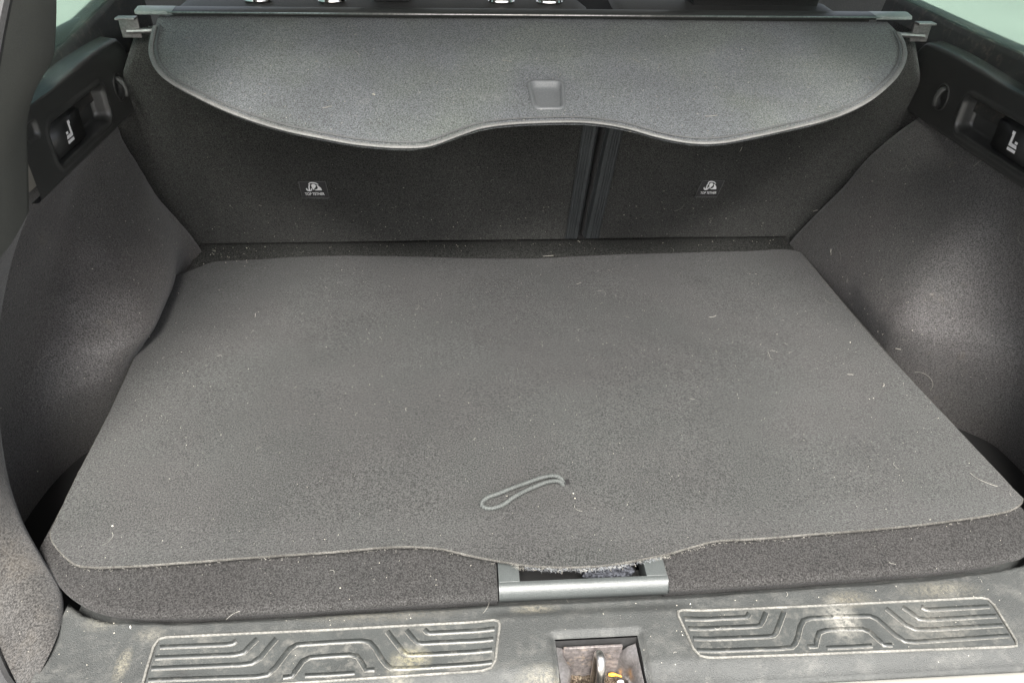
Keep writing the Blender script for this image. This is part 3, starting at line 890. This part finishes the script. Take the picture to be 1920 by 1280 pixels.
bk = MB(); bk.box((-.62, .775, -.10), (.62, .80, .33)); bk.box((.06, .655, .28), (.14, .775, .3800)); bk.box((-.625, 1.50, -.50), (.625, 1.56, .40)); bk.box((-.625, .80, -.52), (.625, 1.56, -.50)); bk.build('cabin_light_block', M['dark'], car, False)  # added dark boxes that block cabin light behind and between the seats
# head restraint guides along the seat tops
def guide(px, py, par, w=.017):
    p = onz(px, py, .390)
    b = MB()
    b.tube([(p.x + w * math.cos(a), p.y + .012 * math.sin(a), .3905) for a in [2 * math.pi * k / 26 for k in range(26)]], .0028, 8, closed=True)
    bm = bmesh.new(); bmesh.ops.create_cone(bm, cap_ends=True, segments=24, radius1=.0075, radius2=.0065, depth=.03)
    b.bm(bm, Matrix.Translation((p.x, p.y, .396)))
    b.build('headrest_guide', M['chrome'], par)
guide(484, 0, seatL); guide(622, 1, seatL); guide(940, 2, seatL); guide(1030, 3, seatL)
def headrest(px0, px1, pyb, label, y, zb):
    a = on(px0, pyb, (0, 1, 0), (0, y, 0)); b = on(px1, pyb, (0, 1, 0), (0, y, 0))
    c = (a + b) / 2
    root = empty('head_restraint', (c.x, y + .04, a.z), label, 'head restraint')
    hw = abs(b.x - a.x) / 2 * 1.12
    m = MB(); bm = bmesh.new(); bmesh.ops.create_cube(bm, size=1)
    for v in bm.verts: v.co = V((v.co.x * hw * 2 * (.93 if v.co.z < 0 else 1), v.co.y * .09, v.co.z * .13))
    bmesh.ops.bevel(bm, geom=bm.edges[:], offset=.022, segments=6, affect='EDGES')
    m.bm(bm, Matrix.Translation((c.x, y + .045, a.z + .065)))
    m.build('pad', M['rest'], root)
    for sx in (-.5, .5):
        MB().tube([(c.x + sx * hw, y + .05, a.z + .02), (c.x + sx * hw, y + .05, .386)], .005, 10).build('post', M['chrome'], root)
    seam = MB().tube(cr([(c.x - hw * .8, y + .004, a.z + .028), (c.x, y - .0005, a.z + .020), (c.x + hw * .8, y + .004, a.z + .028)], 20), .0012, 6)
    seam.build('seam', M['rubber'], root)
headrest(1285, 1565, 18, 'black head restraint standing on the narrow rear seat', .672, .40)
headrest(672, 792, 9, 'black head restraint edge above the wide rear seat', .672, .40)

# ================================================================= luggage cover
cover = empty('luggage_cover', (0, .61, .385), 'grey fabric luggage cover rolled into its cassette, scalloped end flap hanging out', 'luggage cover')
TAN_ = math.tan(R(17))
def oncov(px, py): return on(px, py, (0, -TAN_, 1), (0, .6, .385))
low = [(291, 50), (286, 70), (283, 92), (287, 112), (300, 134), (325, 154), (370, 178), (420, 202), (480, 225), (540, 243), (600, 256), (660, 268), (720, 275), (760, 277), (795, 276), (825, 268), (860, 255), (900, 242), (950, 235), (1010, 232),
       (1080, 231), (1130, 235), (1180, 244), (1230, 258), (1280, 268), (1320, 271), (1360, 268), (1410, 258), (1470, 244), (1540, 226), (1590, 207), (1635, 182), (1672, 150), (1690, 125), (1697, 102), (1694, 80), (1684, 60)]
lw = cr([oncov(*p) for p in low], 360)
tw = [oncov(292, 33).lerp(oncov(1672, 42), i / 359) + V((0, .012, -.001)) for i in range(360)]
HC = oncov(1026, 181)
rows = []; nv = 100
SAG = lambda x, y: .0025 * math.sin((x + .2) * 7) * ss(.6, .4, y) + mnoise.noise(V((x * 4, y * 4, 1))) * .002
for j in range(nv):
    v = j / (nv - 1); row = []
    for i in range(360):
        p = tw[i].lerp(lw[i], v)
        q = sd_rr(p.x - HC.x, (p.y - HC.y), .0175, .0255, .008)
        d = .007 * ss(.0, -.004, q)
        row.append(p + V((0, 0, SAG(p.x, p.y) - d)))
    rows.append(row)
cs = MB().grid(rows)
und = [[p - V((0, 0, .004)) for p in r[::6] + [r[-1]]] for r in rows[::9]]
cs.grid(und)
cs.build('cover_flap', M['cover'], cover, sharp=None)
def cz(p): return V((p.x, p.y, p.z + SAG(p.x, p.y)))
edge = [cz(p) for p in lw]
# piping: pale rounded trim along the free edge, dark binding inside it
MB().tube(edge, .0031, 10, flat=.5).build('edge_piping', M['cover_trim'], cover)
inn = []
for i, p in enumerate(lw):
    a = lw[max(0, i - 1)]; b = lw[min(359, i + 1)]
    t = (b - a).normalized(); o = V((-t.y, t.x, 0)).normalized()
    q = p + o * .0062; q.z = q.z + o.y * .0062 * TAN_
    inn.append(cz(q) + V((0, 0, .0012)))
MB().tube(inn, .0016, 8, flat=.5).build('edge_binding', M['cover_trim_dark'], cover)
# grip
gp = MB(); rows = []
def gring(hx, hy, r, dz):
    out = []
    for (a, b) in rrect(0, 0, hx, hy, r):
        bx = a * (1 - .10 * (-(b) / hy))
        x, y = HC.x + bx, HC.y + b
        out.append(V((x, y, HC.z + (b) * TAN_ + SAG(x, y) + dz)))
    return out
rows = [gring(.0215, .0285, .0085, .0002), gring(.0205, .0275, .0080, .0018), gring(.0185, .0255, .0075, .0020), gring(.0172, .0240, .0070, .0010), gring(.0160, .0222, .0065, -.0035), gring(.0135, .0185, .006, -.0048), gring(.006, .008, .003, -.0050)]
gp.grid([r for r in rows], closed=True)
gp.add(rows[-1], [tuple(range(len(rows[-1])))])
gp.build('pull_grip', M['grip'], cover, sharp=None)
# cassette rail
c0 = V((-.481, .62, .386)); c1 = V((.452, .62, .386))
ca = MB()
prof = [(.616, .3895), (.604, .3895), (.6035, .3905), (.6045, .3930), (.607, .3938), (.612, .3945), (.620, .3955), (.626, .3950), (.630, .391), (.632, .372), (.624, .366), (.616, .370)]
rows = []
for i in range(2):
    x = -.486 if i == 0 else .470
    rows.append([(x, y, z) for y, z in prof])
ca.grid(rows)
ca.build('cassette', M['rail'], cover, sharp=40)
MB().tube([(-.486, .6035, .3918), (.470, .6035, .3918)], .0011, 8).build('rail_highlight_strip', M['metal'], cover)  # bright metal line stands in for the highlight along the rail lip
for s in (-1, 1):
    x0, x1 = (-.528, -.480) if s < 0 else (.462, .516)
    e = MB(); rows = []
    for (dx, sc_) in ((0, .9), (.004, 1), (x1 - x0 - .004, 1), (x1 - x0, .96)):
        rows.append([(x0 + dx, .628 + (y - .628) * (sc_ + .03), max(.386, .3925 + (z - .3925) * (sc_ + .12))) for y, z in prof])
    e.grid(rows)
    e.add(rows[0], [tuple(range(len(prof)))]); e.add(rows[-1], [tuple(range(len(prof)))])
    e.build('end_cap', M['railcap'], cover, sharp=40)
stp = MB(); stp.box((-.488, .596, .318), (-.4835, .5985, .352), .0008)
stp.build('hanging_tab', M['rib'], cover)

# ================================================================= debris
bpy.context.view_layer.update()
col_objs = [o for o in SC.objects if o.type == 'MESH' and o.name.split('.')[0] in
            ('wheel_arch_carpet', 'rear_flare', 'sill_trim', 'carpet_board', 'rear_flap', 'mat_sheet', 'backrest', 'cover_flap', 'window_ledge', 'scuff_tread', 'side_trim')]
trees = []
for o in col_objs:
    off = world_loc(o)
    me = o.data
    trees.append((o.name, BVHTree.FromPolygons([v.co + off for v in me.vertices], [tuple(p.vertices) for p in me.polygons])))
def cast(p, d):
    best = None
    for nme, t in trees:
        h = t.ray_cast(p, d)
        if h[0] is not None and (best is None or h[3] < best[3]): best = (h[0], h[1], nme, h[3])
    return best
def dropper():
    k = random.random()
    if k < .52:    # falls from above
        p = V((random.uniform(-.6, .6), random.uniform(-.1, .72), .30)); d = V((random.gauss(0, .25), random.gauss(0, .25), -1)).normalized()
    elif k < .90:  # thrown against the walls
        p = V((random.uniform(-.3, .3), random.uniform(.1, .5), .2)); a = random.uniform(0, 2 * math.pi)
        d = V((math.cos(a), abs(math.sin(a)) * .9, random.uniform(-.9, .15))).normalized()
    else:
        p = V((random.uniform(-.5, .5), random.uniform(.3, .6), .6)); d = V((random.gauss(0, .2), random.gauss(0, .1), -1)).normalized()
    return p, d
ICO = []
bm = bmesh.new(); bmesh.ops.create_icosphere(bm, subdivisions=1, radius=1)
icv = [v.co.copy() for v in bm.verts]; icf = [tuple(v.index for v in f.verts) for f in bm.faces]; bm.free()
cr_m = MB(); hr_m = MB()
def crumb(p, n, s):
    m = Matrix.Rotation(random.uniform(0, 6.28), 4, V((random.gauss(0, 1), random.gauss(0, 1), random.gauss(0, 1))).normalized())
    sc_ = V((s * random.uniform(.7, 1.6), s * random.uniform(.6, 1.1), s * random.uniform(.5, .9)))
    cr_m.add([p + n * s * .4 + (m @ V((v.x * sc_.x * random.uniform(.8, 1.2), v.y * sc_.y, v.z * sc_.z))) for v in icv], icf)
def hair(p, n, ln, r, curl):
    t = n.cross(V((random.gauss(0, 1), random.gauss(0, 1), random.gauss(0, 1)))).normalized(); b = n.cross(t)
    a = 0; q = p + n * .0007; pts = [q]
    k = 9; da = curl / k * random.choice((-1, 1))
    for i in range(k):
        a += da * random.uniform(.5, 1.5)
        q = q + (t * math.cos(a) + b * math.sin(a)) * (ln / k) + n * (.0002 * math.sin(i))
        pts.append(q)
    hr_m.tube(pts, r, 4)
count = 0
while count < 3200:
    p, d = dropper(); h = cast(p, d)
    if h is None: continue
    pos, n, nme, _ = h
    if n.dot(d) > 0: n = -n
    sz_ = 1.5 if nme.startswith(('wheel', 'rear_flare', 'sill')) else 1.0
    if nme.startswith('side_trim') and random.random() < .8: continue
    if nme.startswith('mat_sheet') and random.random() < .30: continue
    # litter gathers in patches
    if mnoise.noise(pos * 7) + random.uniform(-.5, .5) < -.05: continue
    u = random.random()
    if u < .965: crumb(pos, n, random.choice((.0002, .00022, .00026, .00032, .00042)) * random.uniform(.7, 1.15) * sz_)
    elif u < .993: hair(pos, n, random.uniform(.003, .008), .00014, random.uniform(.2, 2.5))
    else: hair(pos, n, random.uniform(.01, .024), .00013, random.uniform(.5, 3))
    count += 1
for k in range(330):   # litter gathered along the foot of the seats and in the back left corner
    if k < 230: p = V((random.uniform(-.53, .45), .700 + random.gauss(0, .012), .08))
    elif k < 275: p = V((-.53 + abs(random.gauss(0, .05)), .668 + random.gauss(0, .020), .08))
    else: continue
    h = cast(p, V((0, 0, -1)))
    if h: crumb(h[0], V((0, 0, 1)), random.uniform(.0003, .0008))
def at_px(px, py):
    d = (ROT @ V((px - 960, 640 - py, -FPX))).normalized()
    return cast(CAM, d), d
# larger bits that lie where the photograph shows them
for (px, py, s) in ((211, 986, .0013), (525, 454, .0), (371, 872, .0007), (395, 478, .0011), (382, 495, .0012), (372, 478, .0009), (335, 550, .0011), (93, 465, .0009), (173, 504, .0008), (1018, 480, .0), (850, 425, .0016), (803, 453, .0009),
                    (757, 352, .0009), (1245, 358, .0011), (1636, 340, .0016), (1759, 784, .0011), (1594, 642, .0011), (70, 883, .0011), (118, 744, .0007), (638, 1102, .0013), (925, 1160, .0), (1490, 430, .0007), (1310, 460, .0009),
                    (1075, 925, .0014), (1078, 934, .001), (1336, 453, .0009), (400, 470, .001), (1084, 452, .0011), (701, 178, .002), (578, 131, .0009), (864, 168, .0009), (1391, 94, .0018), (1285, 64, .0008), (1058, 87, .0008), (145, 1140, .0014), (245, 1175, .0015)):
    if s == 0: continue
    h, d = at_px(px, py)
    if h: crumb(h[0], h[1] if h[1].dot(d) < 0 else -h[1], s * .8)
for (px, py, ln, r, c) in ((527, 454, .010, .0006, .3), (479, 588, .010, .0003, .1), (1018, 481, .018, .0004, .1), (1387, 284, .009, .0004, .1), (1524, 396, .008, .0006, .8), (1559, 467, .011, .0006, .2), (1826, 312, .014, .0003, .3),
                           (1655, 725, .008, .0005, 1.5), (1600, 703, .008, .0004, .2), (1745, 730, .045, .00022, 2.0), (1870, 912, .030, .00022, .9), (622, 200, .011, .0005, .4), (1345, 217, .016, .0004, .3), (1638, 155, .013, .0004, .0), (1740, 40, .004, .0003, .1),
                           (1690, 655, .008, .0005, .2), (1090, 530, .01, .0003, .3), (665, 96, .012, .0004, .1), (942, 114, .012, .0004, .1), (1200, 118, .012, .0003, .4), (1480, 140, .008, .0002, 5), (1330, 595, .012, .0003, 1), (1440, 660, .018, .0002, .3), (90, 665, .02, .0002, 1.5),
                           (905, 1150, .02, .00014, .9), (450, 1145, .014, .00015, .6), (1190, 1115, .012, .0004, 1)):
    h, d = at_px(px, py)
    if h: hair(h[0], h[1] if h[1].dot(d) < 0 else -h[1], ln, r, c)
tag(cr_m.build('crumbs', M['crumb'], None, False), 'pale crumbs and grit scattered over carpet, seats and sill', None, None, 'stuff')
tag(hr_m.build('loose_hairs', M['hair'], None, True), 'pale hairs and straw bits scattered over carpet, cover and sill', None, None, 'stuff')
lf = MB()
for k in range(520):   # fine lint resting on the cover's cloth
    p = V((random.uniform(-.48, .47), random.uniform(.36, .60), .6)); h = cast(p, V((0, 0, -1)))
    if not h or not h[2].startswith('cover_flap'): continue
    t = V((random.gauss(0, 1), random.gauss(0, 1), 0)).normalized(); q = h[0] + V((0, 0, .0008)); ln = random.uniform(.0008, .0032)
    q2 = q + t * ln * .5; q3 = q2 + (t + V((random.gauss(0, .5), random.gauss(0, .5), 0))).normalized() * ln * .5
    q2.z = q.z + .2 * (q2.y - q.y); q3.z = q.z + TAN_ * (q3.y - q.y)
    lf.tube([q, q2, q3], random.choice((.0002, .00028, .0004)), 4)
tag(lf.build('cover_lint', M['hair'], None, False), 'fine pale lint resting on the luggage cover flap', None, None, 'stuff')
# frayed fibres along the mat's cut front edge
fr = MB(); fz = MB()
for i in range(2200):
    k = random.randrange(1, 258) if i < 1500 else random.randrange(118, 190)
    p = mfw[k].lerp(mfw[k + 1], random.random()); p = V((p.x, p.y, mat_z(p.x, p.y)))
    thick = ss(.09, .03, abs(p.x - .01))
    if thick < .1 and random.random() < .86: continue
    t = (mfw[k + 1] - mfw[k - 1]).normalized(); o = V((t.y, -t.x, 0))
    q = p + o * random.uniform(-.001, .0012) + V((0, 0, random.uniform(-MT, .0003)))
    dirv = (o * random.uniform(.1, 1) + t * random.gauss(0, 1) + V((0, 0, random.uniform(-.6, .5)))).normalized()
    ln = random.uniform(.0010, .0026) * (1 + thick * .6)
    q2 = q + dirv * ln * .5; q3 = q2 + (dirv + V((random.gauss(0, .5), random.gauss(0, .5), random.gauss(0, .4)))).normalized() * ln * .5
    (fz if thick > .3 and random.random() < .8 else fr).tube([q, q2, q3], .00011, 3, caps=False)
tag(fr.build('edge_fibres', M['hair'], boot_mat, False), None, None, None, 'stuff')
tag(fz.build('frayed_fluff', M['fluff'], boot_mat, False), None, None, None, 'stuff')
# things lying in the latch recess
yb = MB(); yb.tube(cr([(.019, -.0665, -.0590), (.025, -.0675, -.0580), (.031, -.0690, -.0590)], 10), lambda u: .0014 + .0005 * math.sin(u * 6), 8)
tag(yb.build('yellow_scrap', M['yellow'], None), 'small yellow plastic scrap lying in the latch opening beside the striker', 'scrap')
ws = MB(); bm = bmesh.new(); bmesh.ops.create_icosphere(bm, subdivisions=2, radius=1)
for v in bm.verts: v.co = V((v.co.x * .0035, v.co.y * .0020, v.co.z * .0014)) * (1 + .2 * mnoise.noise(v.co * 2))
ws.bm(bm, Matrix.Translation((.0290, -.0745, -.0590)))
tag(ws.build('white_pebble', M['white'], None), 'small white pebble in front of the yellow scrap in the latch opening', 'pebble')
